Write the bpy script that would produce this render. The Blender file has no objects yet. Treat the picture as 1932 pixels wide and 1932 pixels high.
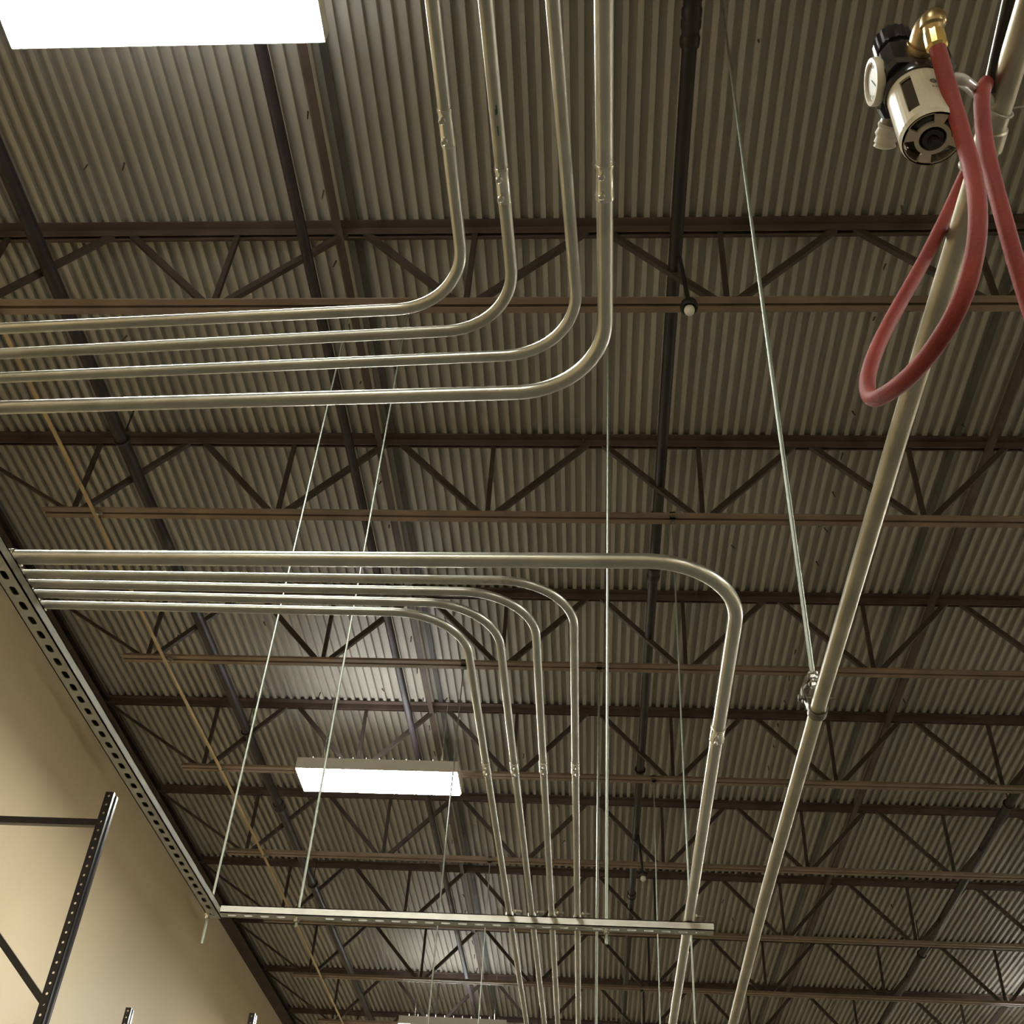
import bpy, math, random
from mathutils import Vector, Matrix
random.seed(7)
S = bpy.context.scene
COL = S.collection

# ---------------------------------------------------------------- camera
EYE = 1.5                      # lens height above the floor
F_PX = 2177.5
R = Matrix(((0.9971341, -0.0100442, 0.0749844),
            (0.0497739, -0.6593288, -0.7502054),
            (0.0569746, 0.7517876, -0.6569393)))
cam_d = bpy.data.cameras.new('camera')
cam = bpy.data.objects.new('camera', cam_d); COL.objects.link(cam)
cam_d.sensor_width = 36.0; cam_d.sensor_fit = 'HORIZONTAL'
cam_d.lens = 36.0 * F_PX / 1932.0
cam_d.clip_start = 0.02; cam_d.clip_end = 200
M4 = R.to_4x4(); M4.translation = Vector((0, 0, EYE))
cam.matrix_world = M4
S.camera = cam

# ---------------------------------------------------------------- world, exposure
w = bpy.data.worlds.new('world'); S.world = w; w.use_nodes = True
w.node_tree.nodes['Background'].inputs[0].default_value = (1.0, 0.94, 0.8, 1)
w.node_tree.nodes['Background'].inputs[1].default_value = 0.05
S.view_settings.view_transform = 'Standard'
S.view_settings.look = 'None'
S.view_settings.gamma = 1
S.view_settings.exposure = 0.0
LAMP = 100.0                    # strength of the lamp lenses
UPL = 38.0  # strength of the glow added on the lamp tops

def ray(x, y):
    return R @ Vector(((x-966)/F_PX, -(y-966)/F_PX, -1))
def at(x, y, h=None, d=None, z=None):
    """a point seen at (x, y): at height h above the eye, at distance d in front, or at depth z"""
    v = ray(x, y)
    if h is not None: v = v * (h / v.z)
    elif d is not None: v = v * (d / v.y)
    else: v = v * z
    return v + Vector((0, 0, EYE))
H = 4.85 + EYE                 # underside of the roof deck
HB = 4.243 + EYE                # underside of the joists' bottom chords

# ---------------------------------------------------------------- materials
def mat(name, base, rough=0.5, metal=0.0, var=0.0, scale=8.0, stretch=(1, 1, 1), base2=None, emit=0.0,
        bump=0.0, bscale=60.0, trans=0.0, alpha=1.0, coat=0.0, rvar=0.0, ior=1.5, detail=5):
    m = bpy.data.materials.new(name); m.use_nodes = True
    nt = m.node_tree; n = nt.nodes; b = n['Principled BSDF']
    b.inputs['Base Color'].default_value = (*base, 1)
    b.inputs['Roughness'].default_value = rough
    b.inputs['Metallic'].default_value = metal
    b.inputs['IOR'].default_value = ior
    b.inputs['Transmission Weight'].default_value = trans
    b.inputs['Alpha'].default_value = alpha
    b.inputs['Coat Weight'].default_value = coat
    if emit:
        b.inputs['Emission Color'].default_value = (*base, 1)
        b.inputs['Emission Strength'].default_value = emit
    if var or base2 or bump or rvar:
        tc = n.new('ShaderNodeTexCoord'); mp = n.new('ShaderNodeMapping')
        mp.inputs['Scale'].default_value = stretch
        nt.links.new(tc.outputs['Object'], mp.inputs['Vector'])
        nz = n.new('ShaderNodeTexNoise'); nz.inputs['Scale'].default_value = scale
        nz.inputs['Detail'].default_value = detail
        nt.links.new(mp.outputs[0], nz.inputs['Vector'])
        if var or base2:
            mx = n.new('ShaderNodeMix'); mx.data_type = 'RGBA'
            rp = n.new('ShaderNodeMapRange'); rp.inputs['From Min'].default_value = 0.32
            rp.inputs['From Max'].default_value = 0.68
            nt.links.new(nz.outputs['Fac'], rp.inputs['Value'])
            nt.links.new(rp.outputs[0], mx.inputs['Factor'])
            lo = base2 if base2 else tuple(c*(1-var) for c in base)
            mx.inputs[6].default_value = (*lo, 1)
            mx.inputs[7].default_value = (*(tuple(min(1, c*(1+var)) for c in base) if not base2 else base), 1)
            nt.links.new(mx.outputs[2], b.inputs['Base Color'])
        if rvar:
            mr = n.new('ShaderNodeMapRange')
            mr.inputs['To Min'].default_value = rough-rvar; mr.inputs['To Max'].default_value = rough+rvar
            nt.links.new(nz.outputs['Fac'], mr.inputs['Value'])
            nt.links.new(mr.outputs[0], b.inputs['Roughness'])
        if bump:
            n2 = n.new('ShaderNodeTexNoise'); n2.inputs['Scale'].default_value = bscale
            bp = n.new('ShaderNodeBump'); bp.inputs['Strength'].default_value = bump
            bp.inputs['Distance'].default_value = 0.002
            nt.links.new(tc.outputs['Object'], n2.inputs['Vector'])
            nt.links.new(n2.outputs['Fac'], bp.inputs['Height'])
            nt.links.new(bp.outputs[0], b.inputs['Normal'])
    return m

M = {}
M['deck'] = mat('galvanised deck', (0.435, 0.405, 0.335), 0.55, 0.15, scale=1.0, stretch=(9, 0.35, 1), base2=(0.345, 0.32, 0.268), rvar=0.1)
M['deckdark'] = mat('dark deck strip', (0.10, 0.095, 0.085), 0.6, 0.1, var=0.25, scale=3)
M['joist'] = mat('brown primer steel', (0.085, 0.056, 0.042), 0.55, 0.0, var=0.3, scale=5)
M['web'] = mat('dark brown steel web', (0.050, 0.036, 0.027), 0.6, 0.0, var=0.3, scale=5)
M['chord'] = mat('lighter brown primer steel', (0.215, 0.152, 0.102), 0.5, 0.0, var=0.25, scale=3)  # bottom chords, lighter brown than the top chords and webs
M['ledger'] = mat('dark brown steel', (0.055, 0.036, 0.028), 0.6, 0.0, var=0.3, scale=4)
M['wall'] = mat('beige painted panel', (0.78, 0.635, 0.43), 0.5, 0.0, scale=0.9, base2=(0.73, 0.59, 0.395), bump=0.15, bscale=90)
M['floor'] = mat('sealed concrete', (0.10, 0.093, 0.073), 0.55, 0.0, var=0.12, scale=2)
M['black'] = mat('black painted pipe', (0.013, 0.010, 0.010), 0.5, 0.0, var=0.3, scale=8)
M['purple'] = mat('dark sprinkler pipe', (0.024, 0.017, 0.019), 0.5, 0.0, var=0.3, scale=8)
M['emt'] = mat('galvanised conduit', (0.60, 0.585, 0.51), 0.33, 1.0, var=0.10, scale=14, stretch=(1, 1, 1), rvar=0.05, bump=0.05, bscale=200)
M['emt2'] = mat('galvanised conduit, duller', (0.52, 0.50, 0.42), 0.44, 1.0, var=0.14, scale=10, rvar=0.05, bump=0.05, bscale=200)
M['pipe'] = mat('dull galvanised pipe', (0.50, 0.46, 0.36), 0.42, 0.85, var=0.16, scale=12, rvar=0.08, bump=0.1, bscale=120)
M['strut'] = mat('zinc strut', (0.62, 0.61, 0.54), 0.42, 0.9, var=0.08, scale=20)
M['rod'] = mat('zinc threaded rod', (0.40, 0.43, 0.37), 0.45, 0.9, var=0.1, scale=30)
M['zinc'] = mat('bright zinc fitting', (0.78, 0.76, 0.68), 0.22, 1.0, var=0.08, scale=30)
M['steel'] = mat('dark steel fitting', (0.22, 0.20, 0.17), 0.4, 0.8, var=0.2, scale=30)
M['yellow'] = mat('yellowed pipe', (0.46, 0.33, 0.16), 0.5, 0.0, var=0.15, scale=4)
M['rack'] = mat('gloss black rack enamel', (0.012, 0.009, 0.010), 0.3, 0.0, var=0.3, scale=20, coat=0.1)
M['scratch'] = mat('bare metal scuff', (0.75, 0.74, 0.70), 0.25, 1.0)
M['housing'] = mat('white lamp housing', (0.8, 0.8, 0.78), 0.4)
M['lens'] = mat('lit lamp lens', (0.97, 0.985, 0.90), 0.5, emit=LAMP)
M['deckfill'] = mat('added glow for the deck', (0.95, 0.98, 1.0), 0.5, emit=UPL)  # added upward glow, brightens the deck
M['hose'] = mat('red rubber hose', (0.275, 0.038, 0.028), 0.68, 0.0, var=0.12, scale=20, bump=0.25, bscale=300)
M['brass'] = mat('brass', (0.80, 0.58, 0.22), 0.28, 1.0, var=0.1, scale=40)
M['brass2'] = mat('tarnished brass', (0.50, 0.37, 0.20), 0.35, 1.0, var=0.2, scale=60)
M['blackplastic'] = mat('gloss black plastic', (0.012, 0.011, 0.016), 0.2, 0.0, coat=0.4)
M['guard'] = mat('cream plastic guard', (0.62, 0.56, 0.43), 0.38, 0.0, var=0.06, scale=30, coat=0.2)
M['smoke'] = mat('smoked bowl', (0.05, 0.04, 0.03), 0.12, 0.0, coat=0.5)
M['bezel'] = mat('cream gauge bezel', (0.72, 0.66, 0.54), 0.35)
M['dial'] = mat('gauge dial face', (0.62, 0.62, 0.60), 0.4, var=0.1, scale=40)
M['glass'] = mat('gauge glass', (1, 1, 1), 0.03, trans=1.0, ior=1.45)
M['ink'] = mat('printed ink', (0.10, 0.085, 0.06), 0.6)
M['tape'] = mat('white sealing tape', (0.70, 0.67, 0.58), 0.6, bump=0.6, bscale=90)
M['tie'] = mat('clear plastic tie', (0.62, 0.62, 0.58), 0.25, coat=0.4)
M['bulb'] = mat('white bulb', (0.72, 0.70, 0.64), 0.35)
M['mark'] = mat('blue marker ink', (0.10, 0.16, 0.17), 0.6)

# ---------------------------------------------------------------- mesh helpers
class MB:
    def __init__(s): s.v = []; s.f = []
    def add(s, vs, fs):
        o = len(s.v); s.v += [Vector(v) for v in vs]; s.f += [[i+o for i in f] for f in fs]; return s
    def box(s, a, b):
        x0, y0, z0 = a; x1, y1, z1 = b
        return s.add([(x0,y0,z0),(x1,y0,z0),(x1,y1,z0),(x0,y1,z0),(x0,y0,z1),(x1,y0,z1),(x1,y1,z1),(x0,y1,z1)],
                     [(0,3,2,1),(4,5,6,7),(0,1,5,4),(1,2,6,5),(2,3,7,6),(3,0,4,7)])
    def bar(s, p, q, wd, th, side=Vector((0, 1, 0))):
        """rectangular bar from p to q, th along side, wd across"""
        p = Vector(p); q = Vector(q); d = (q-p).normalized()
        sd = Vector(side); sd = (sd - d*sd.dot(d)).normalized(); up = d.cross(sd)
        vs = [e + sd*a*th/2 + up*b*wd/2 for e in (p, q) for a, b in ((-1,-1),(1,-1),(1,1),(-1,1))]
        return s.add(vs, [(0,1,2,3),(7,6,5,4),(0,4,5,1),(1,5,6,2),(2,6,7,3),(3,7,4,0)])
    def prism(s, prof, p, q, up=Vector((0, 0, 1)), caps=True):
        """profile [(a, b)] swept from p to q; b runs along up, a across"""
        p = Vector(p); q = Vector(q); d = (q-p).normalized()
        u = Vector(up); u = (u - d*u.dot(d)).normalized(); a = d.cross(u)
        n = len(prof)
        vs = [e + a*x + u*y for e in (p, q) for x, y in prof]
        fs = [(i, (i+1) % n, n+(i+1) % n, n+i) for i in range(n)]
        if caps: fs += [tuple(reversed(range(n))), tuple(range(n, 2*n))]
        return s.add(vs, fs)
    def tube(s, pts, r, seg=20, caps=True, flat=1.0):
        pts = [Vector(p) for p in pts]
        rs = r if isinstance(r, (list, tuple)) else [r]*len(pts)
        t0 = (pts[1]-pts[0]).normalized()
        u = t0.orthogonal().normalized(); base = len(s.v); n = len(pts); prev = t0
        for i, p in enumerate(pts):
            if i == 0: t = t0
            elif i == n-1: t = (pts[-1]-pts[-2]).normalized()
            else:
                t = ((pts[i+1]-p).normalized() + (p-pts[i-1]).normalized()).normalized()
            q = prev.rotation_difference(t); u = q @ u; prev = t
            u = (u - t*u.dot(t)).normalized(); v = t.cross(u)
            for k in range(seg):
                a = 2*math.pi*k/seg
                s.v.append(p + (u*math.cos(a) + v*math.sin(a)*flat)*rs[i])
        for i in range(n-1):
            for k in range(seg):
                a = base+i*seg+k; b = base+i*seg+(k+1) % seg
                s.f.append([a, b, b+seg, a+seg])
        if caps:
            s.f.append([base+k for k in reversed(range(seg))])
            s.f.append([base+(n-1)*seg+k for k in range(seg)])
        return s
    def lathe(s, prof, c, axis=Vector((0, 0, 1)), seg=32, ripple=None):
        """profile [(r, t)] turned about axis through c"""
        c = Vector(c); ax = Vector(axis).normalized(); u = ax.orthogonal().normalized(); v = ax.cross(u)
        base = len(s.v)
        for r, t in prof:
            for k in range(seg):
                a = 2*math.pi*k/seg
                rr = r if not ripple else r*(1 + (ripple if k % 2 else 0))
                s.v.append(c + ax*t + (u*math.cos(a)+v*math.sin(a))*max(rr, 1e-5))
        for i in range(len(prof)-1):
            for k in range(seg):
                a = base+i*seg+k; b = base+i*seg+(k+1) % seg
                s.f.append([a, b, b+seg, a+seg])
        s.f.append([base+k for k in reversed(range(seg))])
        s.f.append([base+(len(prof)-1)*seg+k for k in range(seg)])
        return s
    def ball(s, c, r, seg=16, sq=(1, 1, 1)):
        c = Vector(c); prof = []
        base = len(s.v); rings = seg//2
        for i in range(rings+1):
            ph = math.pi*i/rings
            for k in range(seg):
                a = 2*math.pi*k/seg
                rr = max(math.sin(ph), 1e-4)
                s.v.append(c + Vector((r*sq[0]*rr*math.cos(a), r*sq[1]*rr*math.sin(a), -r*sq[2]*math.cos(ph))))
        for i in range(rings):
            for k in range(seg):
                a = base+i*seg+k; b = base+i*seg+(k+1) % seg
                s.f.append([a, b, b+seg, a+seg])
        return s
    def perf(s, o, u, v, n, wd, th, cells, pitch, ha, hb):
        """plate through o running along u (cells list of (start, has_hole)), width wd along v, thickness th along -n; holes ha x hb"""
        o = Vector(o); u = Vector(u); v = Vector(v); n = Vector(n)
        for c, hole in cells:
            q = pitch/2
            rect = []
            for i in range(4): rect.append((-q + 2*q*i/4, -wd/2))
            for i in range(4): rect.append((q, -wd/2 + wd*i/4))
            for i in range(4): rect.append((q - 2*q*i/4, wd/2))
            for i in range(4): rect.append((-q, wd/2 - wd*i/4))
            P = lambda x, y, t: o + u*(c+x) + v*y - n*t
            if not hole:
                s.add([P(-q,-wd/2,0),P(q,-wd/2,0),P(q,wd/2,0),P(-q,wd/2,0),P(-q,-wd/2,th),P(q,-wd/2,th),P(q,wd/2,th),P(-q,wd/2,th)],
                      [(0,1,2,3),(7,6,5,4),(0,4,5,1),(2,6,7,3)]); continue
            hol = []
            for x, y in rect:
                a = math.atan2(y/(wd/2), x/q); ca, sa = math.cos(a), math.sin(a)
                e = 1.0 if abs(ha-hb) < 1e-6 else 0.6
                hol.append((ha*math.copysign(abs(ca)**e, ca), hb*math.copysign(abs(sa)**e, sa)))
            vs = [P(x, y, 0) for x, y in rect] + [P(x, y, 0) for x, y in hol] + \
                 [P(x, y, th) for x, y in rect] + [P(x, y, th) for x, y in hol]
            fs = []
            for i in range(16):
                j = (i+1) % 16
                fs += [(i, j, 16+j, 16+i), (32+j, 32+i, 48+i, 48+j), (16+i, 16+j, 48+j, 48+i)]
                if i < 4 or 8 <= i < 12: fs.append((j, i, 32+i, 32+j))
            s.add(vs, fs)
        return s
    def build(s, name, m, parent=None, smooth=True, angle=35, merge=True):
        me = bpy.data.meshes.new(name)
        off = parent_loc(parent)
        me.from_pydata([tuple(v-off) for v in s.v], [], s.f)
        me.materials.append(M[m] if isinstance(m, str) else m)
        me.validate(); me.update()
        import bmesh
        bm = bmesh.new(); bm.from_mesh(me)
        if merge: bmesh.ops.remove_doubles(bm, verts=bm.verts, dist=1e-6)
        bmesh.ops.recalc_face_normals(bm, faces=bm.faces)
        bm.to_mesh(me); bm.free()
        if smooth:
            me.polygons.foreach_set('use_smooth', [True]*len(me.polygons))
            me.set_sharp_from_angle(angle=math.radians(angle))
        o = bpy.data.objects.new(name, me); COL.objects.link(o)
        if parent: o.parent = parent
        return o

def parent_loc(p):
    v = Vector((0, 0, 0))
    while p: v += p.location; p = p.parent
    return v
def tag(o, label, cat, group=None, kind=None):
    if label: o['label'] = label
    if cat: o['category'] = cat
    if group: o['group'] = group
    if kind: o['kind'] = kind
    return o
def thing(name, loc, label, cat, group=None):
    o = bpy.data.objects.new(name, None); COL.objects.link(o); o.location = Vector(loc)
    o.empty_display_size = 0.05
    return tag(o, label, cat, group)
def struct(o, label=None):
    o['kind'] = 'structure'
    if label: o['label'] = label
    return o
def copy_tree(o, parent=None):
    c = o.copy(); COL.objects.link(c); c.parent = parent
    for ch in [x for x in bpy.data.objects if x.parent == o]: copy_tree(ch, c)
    return c
def fillet(pts, rad, n=14):
    """polyline with rounded inner corners (rad: one per inner point)"""
    pts = [Vector(p) for p in pts]; out = [pts[0]]
    for i in range(1, len(pts)-1):
        a, b, c = pts[i-1], pts[i], pts[i+1]
        d1 = (a-b).normalized(); d2 = (c-b).normalized()
        ang = d1.angle(d2); t = rad[i-1]/math.tan(ang/2)
        p1 = b+d1*t; p2 = b+d2*t
        cen = b + (d1+d2).normalized()*(rad[i-1]/math.sin(ang/2))
        u = p1-cen; w2 = p2-cen; tot = u.angle(w2); axis = u.cross(w2).normalized()
        for k in range(n+1):
            out.append(cen + Matrix.Rotation(tot*k/n, 3, axis) @ u)
    out.append(pts[-1]); return out
def catmull(pts, n=10):
    pts = [Vector(p) for p in pts]; P = [2*pts[0]-pts[1]] + pts + [2*pts[-1]-pts[-2]]; out = []
    for i in range(1, len(P)-2):
        for k in range(n):
            t = k/n; a, b, c, d = P[i-1], P[i], P[i+1], P[i+2]
            out.append(0.5*((2*b)+(c-a)*t+(2*a-5*b+4*c-d)*t*t+(3*b-a-3*c+d)*t**3))
    out.append(pts[-1]); return out

# ---------------------------------------------------------------- the building
XW, XE, YN, YS = -4.10, 13.0, 24.0, -6.0
PER = 0.0635
o = MB().box((XW-0.3, YS, -0.15), (XE, YN, 0)).build('floor', 'floor', smooth=False); struct(o)
o = MB().box((XW-0.25, YS, 0), (XW, YN, H+0.03)).build('wall_left', 'wall', smooth=False)
struct(o, 'beige painted wall beyond the black racks')
o = MB().box((XE, YS, 0), (XE+0.25, YN, H)).build('wall_right', 'wall', smooth=False); struct(o)
o = MB().box((XW, YN, 0), (XE, YN+0.25, H)).build('wall_back', 'wall', smooth=False); struct(o)
o = MB().box((XW, YS-0.25, 0), (XE, YS, H)).build('wall_front', 'wall', smooth=False); struct(o)
prof = []; x = XW-0.2
DEP = 0.027
while x < XE:
    prof += [(x, 0), (x+0.0250, 0), (x+0.0272, DEP), (x+0.0613, DEP)]
    x += PER
mb = MB(); n = len(prof)
mb.v = [Vector((a, yy, H+b)) for yy in (YS, YN) for a, b in prof] + [Vector((a, yy, H+0.08)) for yy in (YS, YN) for a, b in (prof[0], prof[-1])]
mb.f = [[i, i+1, n+i+1, n+i] for i in range(n-1)] + [[2*n, 2*n+1, 2*n+3, 2*n+2]]
ceil = mb.build('ceiling', 'deck', smooth=False); struct(ceil, 'corrugated galvanised steel roof deck')
# two darker flat strips along the underside of the deck
for k, (xx, ww) in enumerate([(-1.235, 0.036), (2.055, 0.036)]):
    q = MB().box((xx-ww/2, YS+1, H-0.0025), (xx+ww/2, YN-1, H+0.001)).build('deck_strip', 'deckdark', ceil, smooth=False)
# screw tips poking down through the deck
tip = None; spots = []
for k in range(30): spots.append((-1.33+0.0*k, 1.9+0.42*k))
for k in range(22): spots.append((1.45, 2.6+0.34*k))
for k in range(44):
    spots.append((random.uniform(-3.6, 4.2), random.uniform(1.8, 12)))
sm = MB().tube([(0, 0, 0.002), (0.006, 0, -0.042)], [0.005, 0.0032], 6)
for k, (a, b) in enumerate(spots):
    a = math.floor((a-(XW-0.2))/PER)*PER + (XW-0.2) + 0.0135 + random.uniform(-.006, .006)
    if tip is None:
        tip = sm.build('screw_tip', 'web', ceil); tip.location = (a, b, H)
    else:
        c = tip.copy(); COL.objects.link(c); c.location = (a, b, H); c.rotation_euler = (random.uniform(-.5, .5), random.uniform(-.5, .5), random.uniform(0, 6))
# ledger beam carrying the joists along the wall
o = MB().prism([(-.075,-.045),(.075,-.045),(.075,-.035),(-.062,-.035),(-.062,.045),(-.075,.045)],
               (XW+0.075, YS, H-0.045), (XW+0.075, YN, H-0.045)).build('trim_1', 'ledger', smooth=False)
struct(o, 'dark brown steel ledger under the deck along the beige wall')
o = MB().box((XW, YS, H-0.03), (XW+0.15, YN, H)).build('trim_2', 'ledger', smooth=False); struct(o)

# ---------------------------------------------------------------- roof joists
J0, DJ, PAN = 3.39, 1.502, 1.206
XB0 = -3.04                     # first bottom panel point
ORD = ['nearest', 'second', 'third', 'fourth', 'fifth', 'sixth', 'seventh', 'eighth', 'ninth', 'tenth']
def angle_prof(leg, th, gap, up):
    """two angles back to back: horizontal leg at b=0, upright legs toward up"""
    g = gap/2; s = 1 if up else -1
    L = [(g, 0), (g+leg, 0), (g+leg, s*th), (g+th, s*th), (g+th, s*leg), (g, s*leg)]
    return L, [(-a, b) for a, b in L]
def make_joist(y, label):
    t = thing('roof_joist', (XW+0.15, y, H), label, 'roof joist', 'steel roof joists under the deck')
    X1 = 10.0
    a, b = angle_prof(0.050, 0.006, 0.018, False)
    mb = MB(); ends = ((XW+0.06, y, H-0.001), (X1, y, H-0.001))
    mb.prism(a, *ends).prism(b, *ends).build('top_chord', 'joist', t, smooth=False)
    a, b = angle_prof(0.036, 0.006, 0.016, True)
    mb = MB(); ends = ((XB0-0.17, y, HB), (X1, y, HB))
    mb.prism(a, *ends).prism(b, *ends).build('bottom_chord', 'chord', t, smooth=False)
    zt, zb = H-0.035, HB+0.028
    def web(p, q, wd=0.033, th=0.026, nm='web_brace'):
        p, q = Vector(p), Vector(q)
        return MB().bar(p, q, wd, th).build(nm, 'web', t, smooth=False)
    d1 = d2 = v = None
    for k in range(11):
        xb = XB0 + PAN*k; xt = xb + PAN/2
        if xt > X1: break
        if k == 0:
            v = web((xb, y, zb), (xb, y, zt), 0.025, 0.022)
            web((XW+0.13, y, zt), (xb-0.05, y, zb), 0.02, 0.02)
            d1 = web((xb+0.05, y, zb), (xt-0.05, y, zt)); d2 = web((xt+0.05, y, zt), (xb+PAN-0.05, y, zb))
        else:
            for o in (v, d1, d2):
                c = o.copy(); COL.objects.link(c); c.location.x = PAN*k
    return t
jfirst = None
for k in range(-1, 10):
    y = J0 + DJ*k
    if k < 0: lab = 'rust brown steel bar joist overhead, just above the top edge of the photo'
    elif k == 0: lab = 'rust brown open web steel joist nearest the viewer, behind the upper conduit bends'
    else: lab = 'brown open web steel roof joist, %s counted from the top of the photo' % ORD[k]
    if jfirst is None: jfirst = make_joist(y, lab)
    else:
        c = copy_tree(jfirst); c.location.y = y; c['label'] = lab
# bridging angles running across the joists
for k, (xx, lab) in enumerate([(-1.305, 'thin brown bridging angle crossing the joists left of centre'),
                     (2.235, 'thin brown bridging angle crossing the joists on the right')]):
    zz = H-0.06
    o = MB().prism([(-.018,-.018),(.018,-.018),(.018,-.013),(-.013,-.013),(-.013,.018),(-.018,.018)], (xx, J0-DJ-0.3, zz), (xx, 17.2, zz)).build('bridging_angle', 'joist', smooth=False)
    tag(o, lab, 'bridging angle', 'bridging angles across the joists')

# ---------------------------------------------------------------- pipes under the roof
def hanger(t, x, y, z, r, m='purple'):
    MB().tube([Vector((x+(r+.006)*math.cos(a), y, z+(r+.006)*math.sin(a))) for a in [math.radians(15*i) for i in range(25)]], 0.006, 6, caps=False) \
        .tube([(x, y, z+r+.005), (x, y, H+0.0)], 0.005, 6).build('hanger', m, t)
def roof_pipe(name, x, z, r, y0, y1, label, cat, couplings=(), hangers=(), m='black', group=None):
    t = thing(name, (x, y0, z), label, cat, group)
    MB().tube([(x, y0, z), (x, y1, z)], r, 24).build('pipe_run', m, t)
    for y in couplings:
        MB().lathe([(r, -.06), (r*1.25, -.058), (r*1.32, -.045), (r*1.32, -.02), (r*1.16, -.012), (r*1.16, .012), (r*1.32, .02), (r*1.32, .045), (r*1.25, .058), (r, .06)], (x, y, z), (0, 1, 0), 24).build('coupling', m, t)
    for y in hangers: hanger(t, x, y, z, r, m)
    return t
main = roof_pipe('sprinkler_pipe', 0.345, 4.5+EYE, 0.031, 0.8, 18, 'black sprinkler main running away through the joists right of centre',
          'sprinkler pipe', (2.11, 2.225, 5.7, 10.6), (4.95+.2, 8.2), 'black', 'sprinkler pipes under the roof')
roof_pipe('sprinkler_pipe', -2.71, 4.5+EYE, 0.036, 1.2, 18, 'thick black sprinkler pipe nearest the beige wall, running through the joists',
          'sprinkler pipe', (9.0,), (4.55, 7.75, 10.6), 'purple', 'sprinkler pipes under the roof')
roof_pipe('sprinkler_pipe', 3.27, 4.5+EYE, 0.036, 6.0, 18, 'thick black sprinkler pipe crossing the joists at the lower right of the photo',
          'sprinkler pipe', (8.0,), (8.6, 11.8), 'purple', 'sprinkler pipes under the roof')
roof_pipe('black_pipe', -1.405, 4.5+EYE, 0.026, 1.2, 18, 'slim black pipe running through the joists between the two big lamps',
          'pipe', (), (), 'purple')
# thin yellowed line under the bottom chords
ypts = [(-2.905, 2.4), (-2.905, 3.5), (-2.895, 4.9), (-2.905, 6.35), (-2.885, 7.9), (-2.875, 10.2), (-2.90, 13.8), (-2.90, 17.5)]
t = thing('yellow_pipe', (-2.90, 2.4, 4.235+EYE), 'thin yellowed pipe clipped under the joists along the left side', 'pipe')
MB().tube(catmull([(a, b, 4.223+EYE) for i, (a, b) in enumerate(ypts)], 6), 0.0112, 12).build('pipe_run', 'yellow', t)
for k in range(1, 7):
    y = J0+DJ*k
    MB().lathe([(0.0, -.004), (0.02, -.004), (0.022, 0), (0.02, .004), (0, .004)], (-2.865, y-0.03, 4.223+EYE), (0.3, -1, 0.1), 14).build('clip', 'zinc', t)

# sprinkler heads
def head(x, y):
    z = 4.115+EYE
    t = bpy.data.objects.new('sprinkler_head', None); COL.objects.link(t); t.parent = main; t.location = Vector((x, y, z)) - main.location
    MB().tube([(0.365, y, 4.5+EYE-0.02), (x, y, z+.02)], 0.010, 12).build('drop_pipe', 'black', t)
    MB().lathe([(0.014, .03), (0.036, .026), (0.04, .01), (0.04, -.004), (0.036, -.012), (0.022, -.004), (0.02, 0.01)], (x, y, z), seg=28).build('escutcheon', 'black', t)
    MB().ball((x, y, z-.022), 0.024, 20, (1, 1, 1.15)).build('cap', 'bulb', t)
head(0.393, 3.30)
head(0.40, 9.30)

# ---------------------------------------------------------------- high bay lamps
def lamp(x, y, label, added_glow=True):
    z = 4.065+EYE
    t = thing('high_bay_lamp', (x, y, z), label, 'ceiling lamp', 'fluorescent high bay lamps')
    L, W, D = 0.60, 0.17, 0.085
    th = 0.004
    mb = MB()
    for (a, b) in (((-L, -W, 0), (L, -W+th, D)), ((-L, W-th, 0), (L, W, D)), ((-L, -W+th, 0), (-L+th, W-th, D)), ((L-th, -W+th, 0), (L, W-th, D)), ((-L, -W, D), (L, W, D+th))):
        mb.box([x+a[0], y+a[1], z+a[2]], [x+b[0], y+b[1], z+b[2]])
    mb.build('housing', 'housing', t, smooth=False)
    a, b, c = L-.006, W-.006, .016
    MB().add([(x+i*a, y+j*b, z+.012) for i, j in ((-1,-1),(1,-1),(1,1),(-1,1))] + [(x+i*(a-.004), y+j*(b-.010), z-c) for i, j in ((-1,-1),(1,-1),(1,1),(-1,1))],
             [(3,2,1,0),(4,5,6,7),(0,1,5,4),(1,2,6,5),(2,3,7,6),(3,0,4,7)]).build('lens', 'lens', t, smooth=False)
    for sy in (-.09, .09):  # unseen glowing strips added on the housing to brighten the deck
        MB().box((x-.5, y+sy-.02, z+D+th), (x+.5, y+sy+.02, z+D+th+.002)).build('added_deck_fill', 'deckfill', t, smooth=False)
        lv = MB()  # added fins that keep this glow off the upper wall
        for q in range(11): lv.box((x-.5+.1*q-.001, y+sy-.021, z+D+th), (x-.5+.1*q+.001, y+sy+.021, z+D+th+.045))
        lv.build('fill_baffle', 'housing', t, smooth=False)
    for sx in (-.45, .45):
        MB().tube([(x+sx, y-.08, z+D), (x+sx, y, z+.26), (x+sx, y, H)], 0.0025, 6).tube([(x+sx, y+.08, z+D), (x+sx, y, z+.26)], 0.0025, 6).build('hanging_wire', 'zinc', t)
    return t
l0 = lamp(-1.605, 7.69, 'lit rectangular high bay lamp hanging mid picture behind the lower conduits')
def lamp_copy(x, y, label):
    c = copy_tree(l0); c.location = (x, y, 4.065+EYE); c['label'] = label
lamp_copy(-1.625, 1.85, 'large glaring high bay lamp cut by the top left corner of the photo')
lamp_copy(-1.56, 13.43, 'far high bay lamp peeking in at the bottom edge of the photo')
far = 0
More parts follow.
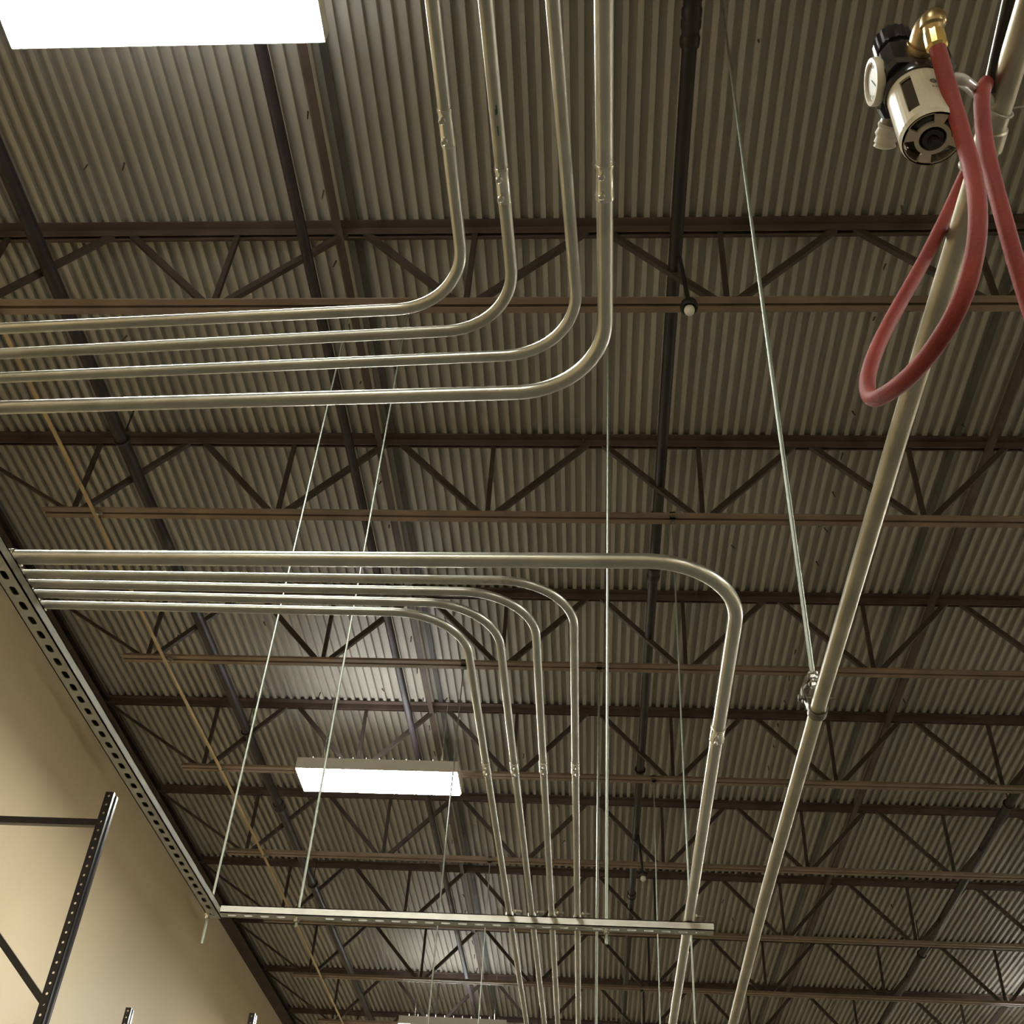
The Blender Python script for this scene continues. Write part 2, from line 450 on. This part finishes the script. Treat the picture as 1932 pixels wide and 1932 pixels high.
for gx in (-1.6, 5.05, 11.0):
    for gy in (-3.8, 1.84, 7.7, 13.5, 19.2):
        if gx == -1.6 and gy in (1.84, 7.7, 13.5): continue
        row = {-1.6: 'left', 5.05: 'middle', 11.0: 'right'}[gx]
        rank = {-3.8: 'behind the viewer', 1.84: 'beside the viewer', 7.7: 'level with the middle lamp', 13.5: 'level with the far lamp', 19.2: 'farthest down the hall'}[gy]
        lamp_copy(gx, gy, 'lit high bay lamp of the %s row, %s' % (row, rank))

# ---------------------------------------------------------------- strut trapeze
ZS = 1.345+EYE; SH = 0.024; SW = 0.041; PIT = 0.0508
def strut(p0, length, u, v, label, ncell, phase, skip=()):
    """u along, v across; channel open to the top"""
    p0 = Vector(p0); u = Vector(u); v = Vector(v)
    t = thing('strut_channel', p0, label, 'strut channel', 'slotted strut channels of the hanger frame')
    mb = MB(); nz = Vector((0, 0, -1)); th = 0.0027
    cells = [(phase+PIT*(k+.5), k not in skip) for k in range(ncell)]
    mb.perf(p0, u, v, nz, SW, th, cells, PIT, 0.0143, 0.0068)
    if phase > 0.002: mb.box(*corner(p0 - v*SW/2, p0 + u*phase + v*SW/2 + Vector((0, 0, th))))
    end = phase+PIT*ncell
    if end < length-0.002: mb.box(*corner(p0 + u*end - v*SW/2, p0 + u*length + v*SW/2 + Vector((0, 0, th))))
    for sgn in (-1, 1):
        a = p0 + v*sgn*SW/2; b = p0 + u*length + v*sgn*(SW/2-th) + Vector((0, 0, SH))
        mb.box(*corner(a, b))
        a = p0 + v*sgn*SW/2 + Vector((0, 0, SH-th)); b = p0 + u*length + v*sgn*(SW/2-.0095) + Vector((0, 0, SH))
        mb.box(*corner(a, b))
    mb.build('channel', 'strut', t, smooth=False, merge=False)
    return t
def corner(a, b):
    return [min(a[i], b[i]) for i in range(3)], [max(a[i], b[i]) for i in range(3)]
XS2, YS1 = -1.168, 3.425
s1 = strut((-1.142, YS1, ZS), 1.494, (1, 0, 0), (0, 1, 0), 'pale slotted strut channel running crosswise under the conduits', 29, 0.008, skip=(5,))
s2 = strut((XS2, 1.40, ZS), 2.055, (0, 1, 0), (-1, 0, 0), 'slotted strut channel running along beside the beige wall under the conduit ends', 40, 0.01)
MB().box((XS2-SW/2+.003, 1.40, ZS+SH-.0065), (XS2+SW/2-.003, 3.42, ZS+SH-.0035)).build('slot_light_block', 'steel', s2, smooth=False)  # unseen strip added to keep light out, so the slots look dark

# ---------------------------------------------------------------- threaded rods
def rod(x, y, z0, z1, label, r=0.0041, nut_at=None, m='rod', clampw=True, nm='threaded_rod'):
    t = thing(nm, (x, y, z0), label, 'rod', 'threaded rods hanging from the joists')
    n = int((z1-z0)/0.02)
    pts = [(x, y, z0+(z1-z0)*i/n) for i in range(n+1)]
    MB().tube(pts, [r*(1.0 if i % 2 else .93) for i in range(n+1)], 10).build('rod_shaft', m, t)
    if nut_at is not None:
        for zz in nut_at:
            MB().lathe([(0.0, -.0045), (0.0125, -.0045), (0.0125, .0), (0, .0)], (x, y, zz), seg=20) \
                .lathe([(0.0, -.0135), (0.0095, -.0135), (0.0095, -.0045), (0, -.0045)], (x, y, zz), seg=6).build('nut', 'zinc', t, angle=25)
    if clampw:
        zc = z1-0.0
        MB().box((x-.016, y-.028, HB-.022), (x+.016, y+.02, HB-.012)).box((x-.016, y-.028, HB-.022), (x+.016, y-.02, HB+.03)) \
            .box((x-.016, y-.028, HB+.022), (x+.016, y+.01, HB+.03)).build('beam_clamp', 'steel', t, smooth=False)
    return t
YR = J0+0.035
rod(-1.182, YR, 1.255+EYE, HB, 'threaded rod through the corner end of the slotted strut beside the wall', nut_at=[ZS])
rod(-0.905, YR, 1.315+EYE, HB, 'threaded rod through the left part of the crosswise strut', nut_at=[ZS])
rod(0.035, YR, 1.30+EYE, HB, 'threaded rod through the crosswise strut between the small conduits and the thick one', nut_at=[ZS], r=0.0052)
for k, (x, q, lab, r) in enumerate([
        (0.408, 1, 'thin rod hanging from the second joist, passing beside the thick conduit', .0045),
        (0.013, 2, 'grey rod hanging straight down from the third joist at picture centre', .0075),
        (-0.882, 2, 'thin rod from the third joist, passing the right end of the middle lamp', .0045),
        (-0.90, 4, 'thin rod from the fifth joist, left of the small conduits', .0045),
        (0.432, 3, 'thin rod from the fourth joist, left of the thick conduit', .0045),
        (0.495, 6, 'faint distant rod near the bottom edge, between thicker rods', .0045)]):
    rod(x, J0+DJ*q+0.0, 1.35+EYE, HB+0.0, lab, r=r)

# ---------------------------------------------------------------- electrical conduits
def on(x, y, h): 
    v = at(x, y, h=h); return v
HP = 1.385                      # conduit plane above the eye
def sleeve(t, pth, s0, r, marked=True):
    """set-screw coupling centred at arc length fraction point s0 on path segment"""
    p, d = s0
    d = Vector(d).normalized()
    a = p-d*0.026; b = p+d*0.026
    c = MB().lathe([(r*1.02, -.028), (r*1.18, -.0275), (r*1.2, -.024), (r*1.12, -.02), (r*1.12, .02), (r*1.2, .024), (r*1.18, .0275), (r*1.02, .028)], p, d, 28).build('coupling', 'zinc', t)
    dn = Vector((0, 0, -1)); dn = (dn - d*dn.dot(d)).normalized()
    side = d.cross(dn)
    look = (dn*0.85 - side*0.2*(1 if side.x > 0 else -1)).normalized()
    for s in (-.015, .015):
        sc = MB()
        sc.lathe([(0.0036, 0), (0.0036, .003), (.0046, .003), (.0046, .0062), (.003, .0075), (0.0005, .0075)], p+d*s+look*r*1.08, look, 12)
        sc.build('set_screw', 'zinc', c)
def conduit(name, pts, rad, r, label, m='emt', couplings=(), group=None, clamps=()):
    pts = [Vector(p) for p in pts]
    t = thing(name, pts[0], label, 'conduit', group)
    path = fillet(pts, rad, 20) if rad else pts
    MB().tube(path, r, 32).build('conduit_tube', m, t)
    for (p, d) in couplings: sleeve(t, path, (Vector(p), d), r)
    for (p, d) in clamps:
        p = Vector(p); d = Vector(d); sd = d.cross(Vector((0, 0, 1))).normalized()
        arc = []
        for i in range(13):
            a = math.radians(-40 + 260*i/12)
            arc.append(p + sd*(r+.002)*math.cos(a) + Vector((0, 0, 1))*(r+.002)*math.sin(a))
        b0 = Vector((0, 0, ZS+SH-p.z))
        arc = [p - sd*0 + sd*(r+.004) + b0] + arc + [p - sd*(r+.004) + b0]
        mb = MB()
        for a, b in zip(arc, arc[1:]): mb.bar(a, b, 0.016, 0.0018, side=(b-a).cross(d))
        side = 1 if sd.x > 0 or abs(sd.x) < .5 else -1
        q = p + sd*side*(r+.006) + Vector((0, 0, .012))
        mb.tube([q - sd*side*.004, q + sd*side*.022], 0.0034, 8)
        mb.lathe([(0, 0), (.0075, 0), (.0075, .004), (0, .004)], q, sd*side, 6)
        mb.build('strut_clamp', 'zinc', t, smooth=False, merge=False)
    return t
def corner_pt(h1, h2, v1, v2, hh):
    a, b, c, d = (on(*q, hh) for q in (h1, h2, v1, v2))
    den = (b.x-a.x)*(d.y-c.y)-(b.y-a.y)*(d.x-c.x)
    s = ((c.x-a.x)*(d.y-c.y)-(c.y-a.y)*(d.x-c.x))/den
    return a+(b-a)*s
GL = 'lower bank of conduits on the strut'
GU = 'upper bank of bent conduits'
low = [  # horizontal px pair, vertical px pair, bend radius, radius, coupling px, label
    ((0,1051),(1143,1058),(1380,1215),(1304.5,1703), 0.185, 0.01475, (1349,1382), 'thick galvanised conduit bending away, topmost and longest of the lower bank'),
    ((40,1082.6),(700,1091.7),(1083.3,1216),(1090,1800), 0.145, 0.0089, (1088,1448), 'thin galvanised conduit directly inside the thick one in the lower bank'),
    ((72,1101),(688,1112.7),(1012.5,1216),(1045,1800), 0.145, 0.0089, (1022,1446), 'thin galvanised conduit, second of the four inside the thick one'),
    ((72,1120),(688,1134),(944,1216),(1012,1800), 0.145, 0.0089, (970,1448), 'thin galvanised conduit, third of the four inside the thick one'),
    ((72,1140.6),(688,1153.6),(882,1216),(973,1800), 0.145, 0.0089, (917,1447), 'thin galvanised conduit, innermost and lowest of the lower bank')]
for i, (h1, h2, v1, v2, br, r, cp, lab) in enumerate(low):
    hh = 1.369 + r
    C = corner_pt(h1, h2, v1, v2, hh)
    a = on(*h1, hh); b = on(*h2, hh)
    dx = (a-b).normalized(); start = C + dx*((C.x-(XS2-0.012))/abs(dx.x))
    c2 = on(*v1, hh); d2 = on(*v2, hh); dv = (d2-c2).normalized()
    end = C + dv*(7.5)
    q = on(*cp, hh); q = C + dv*((q-C).dot(dv))
    cross = C + dv*((YS1-C.y)/dv.y)
    wallx = C + dx*((C.x-(XS2+0.004))/abs(dx.x))
    conduit('conduit', [start, C, end], [br], r, lab, 'emt', [(q, dv)], GL, [(cross, dv), (wallx, dx)])
up = [
    ((0,620),(600,591),(836,181),(865,435), 0.115, 0.0089, (838,238), 'thin galvanised conduit, leftmost and highest of the upper bent bank', 'emt'),
    ((0,667.8),(688,632.6),(933,181),(961,471), 0.115, 0.0089, (946,347), 'thin galvanised conduit with blue pen marks, second from the left in the upper bank', 'emt2'),
    ((0,712.7),(688,682.6),(1057,181),(1085.5,543), 0.12, 0.0089, None, 'thin galvanised conduit without a coupling, third from the left in the upper bank', 'emt'),
    ((0,769),(688,749),(1140,181),(1142,543), 0.15, 0.0117, (1141,340), 'thicker galvanised conduit, rightmost and outermost of the upper bent bank', 'emt')]
for i, (h1, h2, v1, v2, br, r, cp, lab, mm) in enumerate(up):
    hh = 1.369 + r
    C = corner_pt(h1, h2, v1, v2, hh)
    a = on(*h1, hh); b = on(*h2, hh)
    dx = (a-b).normalized(); dv = (on(*v1, hh)-on(*v2, hh)).normalized()
    start = C + dv*2.0; end = C + dx*2.1
    cps = []
    if cp:
        q = on(*cp, hh); cps = [(C + dv*((q-C).dot(dv)), dv)]
    t = conduit('conduit', [start, C, end], [br], r, lab, mm, cps, GU)
    if i == 1:
        for (px, py, ln) in ((935, 200, .006), (936, 205, .004), (943, 240, .007)):
            q = on(px, py, hh); q = C + dv*((q-C).dot(dv)) + Vector((random.uniform(-.002, .003), 0, -r*0.94))
            MB().bar(q-dv*ln, q+dv*ln, 0.0022, 0.0012, side=(0, 0, 1)).build('pen_mark', 'mark', t, smooth=False)

# ---------------------------------------------------------------- big pipe, clevis hanger
PX, PZ, PR = 0.462, 1.30+EYE, 0.0157
t = thing('air_pipe', (PX, 0.35, PZ), 'dull grey steel air pipe slanting down the right side, behind the red hose', 'pipe')
MB().tube([(0.476, 0.30, PZ), (0.470, 0.80, PZ), (0.462, 1.3, PZ), (0.456, 2.1, PZ), (0.456, 3.1, PZ), (0.468, 4.1, PZ), (0.49, 9, PZ)], PR, 32).build('pipe_run', 'pipe', t)
def pcoupl(y0, y1, k, nm='coupling', m='pipe'):
    x = 0.471
    MB().lathe([(PR*1.0, 0), (PR*k, .0015), (PR*k, y1-y0-.0015), (PR*1.0, y1-y0)], (x, y0, PZ), (0, 1, 0), 32).build(nm, m, t)
pcoupl(0.770, 0.800, 1.16); pcoupl(0.90, 0.938, 1.05)
cx, cy = 0.457, 2.10
tc = thing('clevis_hanger', (cx, cy, PZ), 'dark clevis hanger holding the grey air pipe at right', 'pipe hanger')
w_ = 0.020
arc = [(cx+(PR+.003)*math.cos(math.radians(a)), cy, PZ+(PR+.003)*math.sin(math.radians(a))) for a in range(-200, 21, 10)]
strap = [(cx-PR-.008, cy, PZ+.034)] + arc + [(cx+PR+.008, cy, PZ+.034)]
mb = MB()
for a, b in zip(strap, strap[1:]):
    a, b = Vector(a), Vector(b); mb.bar(a, b, w_, 0.003, side=(b-a).cross(Vector((0, 1, 0))))
mb.build('strap', 'steel', tc, smooth=False)
mb = MB(); yk = [(cx-PR-.011, cy, PZ+.022), (cx-PR-.012, cy, PZ+.05), (cx-.012, cy, PZ+.072), (cx+.012, cy, PZ+.072), (cx+PR+.012, cy, PZ+.05), (cx+PR+.011, cy, PZ+.022)]
for a, b in zip(yk, yk[1:]):
    a, b = Vector(a), Vector(b); mb.bar(a, b, w_, 0.003, side=(b-a).cross(Vector((0, 1, 0))))
mb.build('yoke', 'steel', tc, smooth=False)
MB().tube([(cx-PR-.02, cy, PZ+.03), (cx+PR+.022, cy, PZ+.03)], 0.0035, 8).lathe([(0, 0), (.0075, 0), (.0075, .006), (0, .006)], (cx-PR-.021, cy, PZ+.03), (1, 0, 0), 6).build('cross_bolt', 'steel', tc)
tr = rod(cx, cy, PZ+.052, H, 'long greenish zinc rod dropping from the roof to the clevis hanger at right', r=0.0056, clampw=False, nut_at=[PZ+.090, PZ+.070])

# ---------------------------------------------------------------- air filter regulator
P0 = at(1760, 262, z=1.2)
t = thing('air_filter_regulator', P0, 'black and cream air filter regulator with round gauge, hung beside the pipe', 'air regulator')
def L(x, y, z): return P0 + Vector((x, y, z))
r0 = 0.033
# bowl guard: ribbed shell with windows
mb = MB(); seg = 48; H0, H1 = 0.0, 0.09
zs = [0.0, 0.006, 0.017, 0.078, 0.09]
def in_window(k):
    a = (k*360/seg) % 90
    return a < 22
shell = []
for z in zs:
    ring = []
    for k in range(seg):
        a = 2*math.pi*k/seg + math.radians(218)
        rr = r0*(0.94 if z == 0 else 1.0)*(1-0.0*z)
        ring.append((rr*math.cos(a), rr*math.sin(a), z))
    shell.append(ring)
for i in range(len(zs)-1):
    for k in range(seg):
        if i == 2 and in_window(k): continue
        k2 = (k+1) % seg
        q = [shell[i][k], shell[i][k2], shell[i+1][k2], shell[i+1][k]]
        qi = [(a*.92, b*.92, c) for a, b, c in q]
        mb.add([L(*p) for p in q+qi], [(0,1,2,3),(7,6,5,4),(0,4,5,1),(1,5,6,2),(2,6,7,3),(3,7,4,0)])
# bottom: ring plus cross arms
seg2 = 48
for k in range(seg2):
    a0 = 2*math.pi*k/seg2; a1 = 2*math.pi*(k+1)/seg2
    def ringq(ra, rb):
        q = [(ra*math.cos(a0), ra*math.sin(a0), 0), (ra*math.cos(a1), ra*math.sin(a1), 0), (rb*math.cos(a1), rb*math.sin(a1), 0), (rb*math.cos(a0), rb*math.sin(a0), 0)]
        qi = [(a, b, .004) for a, b, c in q]
        mb.add([L(*p) for p in q+qi], [(0,1,2,3),(7,6,5,4),(0,4,5,1),(1,5,6,2),(2,6,7,3),(3,7,4,0)])
    ringq(r0*0.90, r0*0.94); ringq(r0*0.42, r0*0.56)
    if ((k*360/seg2+8) % 90) < 24: ringq(r0*0.56, r0*0.90)
guard = mb.build('bowl_guard', 'guard', t, smooth=False, merge=False)
# printing on the guard, towards the viewer
def onguard(adeg, z, r=r0+.0004):
    a = math.radians(adeg); return L(r*math.cos(a), r*math.sin(a), z)
for (ac, zc) in ((-84, .058), (-66, .058)):
    mb = MB()
    ringp = [onguard(ac+5.5*math.cos(b), zc+.0034*math.sin(b)) for b in [math.radians(20*i) for i in range(19)]]
    if ac == -66: ringp = [onguard(ac+5, zc-.003), onguard(ac, zc+.004), onguard(ac-5, zc-.003), onguard(ac+5, zc-.003)]
    mb.tube(ringp, 0.0004, 6); mb.tube([onguard(ac-5, zc), onguard(ac+5, zc)], 0.0004, 6)
    mb.build('printed_symbol', 'ink', guard)
mb = MB()
for i in range(11):
    a = -88+3.2*i; hh = .0018 if i % 3 else .0026
    mb.tube([onguard(a, .046), onguard(a+.8, .046+hh)], 0.00035, 5)
mb.build('printed_line', 'ink', guard)
MB().lathe([(.001, -.001), (.012, .0), (.022, .004), (.028, .012), (.0295, .03), (.0295, .088), (.001, .088)], L(0, 0, .004), seg=40).build('bowl', 'smoke', t)
MB().lathe([(.001, -.012), (.005, -.012), (.006, -.008), (.006, -.004), (.011, -.003), (.012, .003), (.001, .004)], L(0, 0, .002), seg=20).build('drain_knob', 'blackplastic', t)
# head
mb = MB()
octo = [(-.030,-.036),(.030,-.036),(.038,-.024),(.038,.024),(.030,.036),(-.030,.036),(-.038,.024),(-.038,-.024)]
def octo_pr(z0, z1, s0, s1):
    mb.add([L(a*s0, b*s0, z0) for a, b in octo]+[L(a*s1, b*s1, z1) for a, b in octo], [tuple(reversed(range(8))), tuple(range(8, 16))]+[(i, (i+1) % 8, 8+(i+1) % 8, 8+i) for i in range(8)])
mb.lathe([(r0*1.06, 0), (r0*1.09, .003), (r0*1.09, .013), (r0*1.0, .016)], L(0, 0, .086), seg=40)
octo_pr(.098, .103, .92, 1.0); octo_pr(.103, .138, 1.0, 1.0); octo_pr(.138, .146, 1.0, .8)
mb.lathe([(.024, 0), (.0245, .004), (.021, .022), (.019, .03), (.018, .034)], L(-.008, -.004, .142), seg=32)
mb.build('head', 'blackplastic', t, angle=28)
MB().lathe([(.018, 0), (.0225, .001), (.0235, .004), (.0235, .026), (.021, .031), (.001, .032)], L(-.010, -.004, .172), seg=36, ripple=-.07).build('adjusting_knob', 'blackplastic', t, angle=20)
# gauge facing left
gc = L(-.036, .0, .119); ax = Vector((-1, 0.02, -0.10)).normalized()
g = MB().lathe([(.0215, 0), (.0250, .001), (.0262, .003), (.0262, .0085), (.0252, .0105), (.0212, .0108), (.0200, .0092), (.0200, .0070), (.0005, .0070)], gc, ax, 40).build('gauge', 'bezel', t)
MB().lathe([(.0005, .0072), (.0199, .0072), (.0199, .0076), (.0005, .0076)], gc, ax, 32).build('dial', 'dial', g)
mb = MB(); u = ax.orthogonal().normalized(); v = ax.cross(u)
for i in range(13):
    a = math.radians(-130+20*i); dd = u*math.cos(a)+v*math.sin(a)
    mb.bar(gc+ax*.0079+dd*.0145, gc+ax*.0079+dd*.018, .0007, .0003, side=ax)
mb.bar(gc+ax*.0083-u*.004+v*.003, gc+ax*.0083+u*.012-v*.009, .001, .0004, side=ax)
mb.build('needle_and_scale', 'ink', g, smooth=False)
# plug port ring, lower left, with sealing tape and pale fitting (far side)
MB().tube([L(-.014, .034, .118), L(-.016, .052, .117)], .0115, 16).build('port_collar', 'steel', t)
MB().tube(catmull([L(-.016, .05, .117), L(-.018, .062, .115), L(-.018, .072, .112), L(-.018, .078, .110)], 4), [.012+.0012*math.sin(i*2.1) for i in range(12)]+[.006], 14).build('taped_fitting', 'tape', t)
# elbow on the near side, curving over and down to the hose
HS = at(1768, 90, z=1.215)      # hose start
NT = at(1762, 62, z=1.222)
e0 = L(.000, -.034, .118)
MB().tube([e0, L(.001, -.042, .118)], .0165, 24).build('elbow_collar', 'brass2', t)
elb = catmull([e0, L(.000, -.047, .120), L(.002, -.058, .122), L(.008, -.067, .121), NT + Vector((-.001, -.006, .010)), NT], 6)
MB().tube(elb, [.0135]*3+[.0130]*(len(elb)-7)+[.0108]*4, 24).build('elbow', 'brass2', t)
dn = (HS-NT).normalized()
MB().lathe([(.0085, -.004), (.0105, -.002), (.0112, .004), (.0112, .019), (.0098, .021), (.009, .022)], NT, dn, 12).build('hose_ferrule', 'brass', t, angle=20)
# nipple joining the head to the pipe
MB().tube(fillet([L(.030, 0, .126), L(.055, .004, .126), Vector((0.455, P0.y+.065, PZ-.006))], [.012]), .0075, 16).build('inlet_nipple', 'tie', t)

# ---------------------------------------------------------------- red hose draped over the pipe
hp = [(1768, 88, 1.215), (1781, 135, 1.205), (1797, 190, 1.19), (1816, 255, 1.165), (1835, 325, 1.12), (1845, 400, 1.07), (1838, 485, 1.045),
      (1812, 570, 1.04), (1768, 648, 1.06), (1718, 708, 1.10), (1672, 743, 1.15), (1648, 752, 1.19), (1637, 735, 1.235), (1640, 700, 1.28), (1660, 645, 1.35),
      (1695, 578, 1.43), (1740, 498, 1.49), (1782, 415, 1.53), (1812, 350, 1.545), (1842, 285, 1.525), (1870, 215, 1.50), (1884, 172, 1.465),
      (1878, 152, 1.42), (1862, 156, 1.36), (1853, 180, 1.30), (1854, 225, 1.265), (1862, 285, 1.235), (1877, 350, 1.205), (1896, 420, 1.18), (1920, 505, 1.16), (1950, 600, 1.14), (1985, 700, 1.12)]
o = MB().tube(catmull([at(a, b, z=c) for a, b, c in hp], 8), 0.0088, 24).build('air_hose', 'hose')
tag(o, 'red rubber air hose looped from the regulator and draped over the grey pipe', 'hose')
# dark pipe end beside the regulator
a = at(1868, 168, z=1.36); b = at(1918, -60, z=1.30)
t = thing('dark_pipe', a, 'short glossy dark pipe ending above the hose in the upper right corner', 'pipe')
MB().tube([a, b], 0.0085, 20).build('pipe_run', 'rack', t)
MB().lathe([(.008, -.004), (.0105, -.003), (.0105, .006), (.008, .007)], a, b-a, 20).build('end_cap', 'blackplastic', t)
# small tie beside the hose
q = at(1818, 312, z=1.44)
o = MB().ball(q, .0065, 14, (1, .9, 1.5)).build('tie_knot', 'tie'); tag(o, 'small pale tie knot where the hose passes the grey pipe', 'cable tie')
o = MB().tube([Vector((0.4705+(PR+.0022)*math.cos(i*math.pi/10), 0.745+.006*math.cos(i*math.pi/10), PZ+(PR+.0022)*math.sin(i*math.pi/10))) for i in range(21)], .0016, 6, caps=False) \
    .tube([(0.4705+PR, .745, PZ), (0.4705+PR+.012, .735, PZ-.012)], .0012, 6).build('cable_tie', 'tie')
tag(o, 'clear cable tie around the grey pipe beside the red hose', 'cable tie')

# ---------------------------------------------------------------- pallet rack frames
def post(t, x, y, top, holes=True, top_scuff=False, zmin=0.0):
    """front face looks to -Y, ribbed side to +X"""
    W, D, th = 0.046, 0.076, 0.0025
    n = int((top-zmin)/PIT)
    mb = MB()
    z0 = top - n*PIT
    cells = [(z0+PIT*(k+.5), True) for k in range(n)]
    mb.perf((x, y, 0), (0, 0, 1), (1, 0, 0), (0, -1, 0), W, th, cells, PIT, .0066, .0066)
    if z0 > 0.001: mb.box((x-W/2, y, 0), (x+W/2, y+th, z0))
    mb.box((x-W/2, y, 0), (x-W/2+th, y+.016, top-.004))
    # ribbed +X side
    side = [(W/2, 0), (W/2, D*.3), (W/2-.008, D*.36), (W/2-.008, D*.64), (W/2, D*.7), (W/2, D), (W/2-.012, D), (W/2-.012, D-th), (W/2-th, D-th), (W/2-th, D*.7), (W/2-.0105, D*.64), (W/2-.0105, D*.36), (W/2-th, D*.3), (W/2-th, 0)]
    nn = len(side)
    mb.add([(x+a, y+b, 0) for a, b in side]+[(x+a, y+b, top) for a, b in side],
           [(i, (i+1) % nn, nn+(i+1) % nn, nn+i) for i in range(nn)]+[tuple(range(nn)), tuple(range(nn, 2*nn))])
    mb.build('post', 'rack', t, smooth=False, merge=False)
    MB().box((x-.06, y-.03, 0), (x+.06, y+.1, .006)).build('foot_plate', 'rack', t, smooth=False)
def rack(x1, x0, y, top, label, brace_z, diag):
    t = thing('rack_frame', (x1, y, 0), label, 'pallet rack frame', 'black pallet rack frames along the wall')
    post(t, x1, y, top); post(t, x0, y, top)
    for z in brace_z:
        MB().prism([(-.019,-.016),(.019,-.016),(.019,.016),(.015,.016),(.015,-.012),(-.015,-.012),(-.015,.016),(-.019,.016)], (x0+.02, y+.035, z), (x1-.018, y+.035, z), up=(0, 1, 0)).build('horizontal_brace', 'rack', t, smooth=False)
    for z0, z1 in diag:
        MB().bar((x0+.02, y+.035, z1), (x1-.018, y+.035, z0), .034, .03).build('diagonal_brace', 'rack', t, smooth=False)
    return t
rt = 2.915+EYE
rack(-2.690, -3.70, 5.72, rt, 'tall black perforated pallet rack frame at the left edge against the beige wall', [2.742+EYE, 1.35+EYE, 0.2], [(1.79+EYE, 1.79+EYE+.88), (0.3, 1.2)])
rack(-2.705, -3.715, 9.40, rt, 'second black rack frame whose post tops rise at the bottom edge of the photo', [2.74+EYE-.12, 0.2], [(1.7+EYE, 2.45+EYE)])
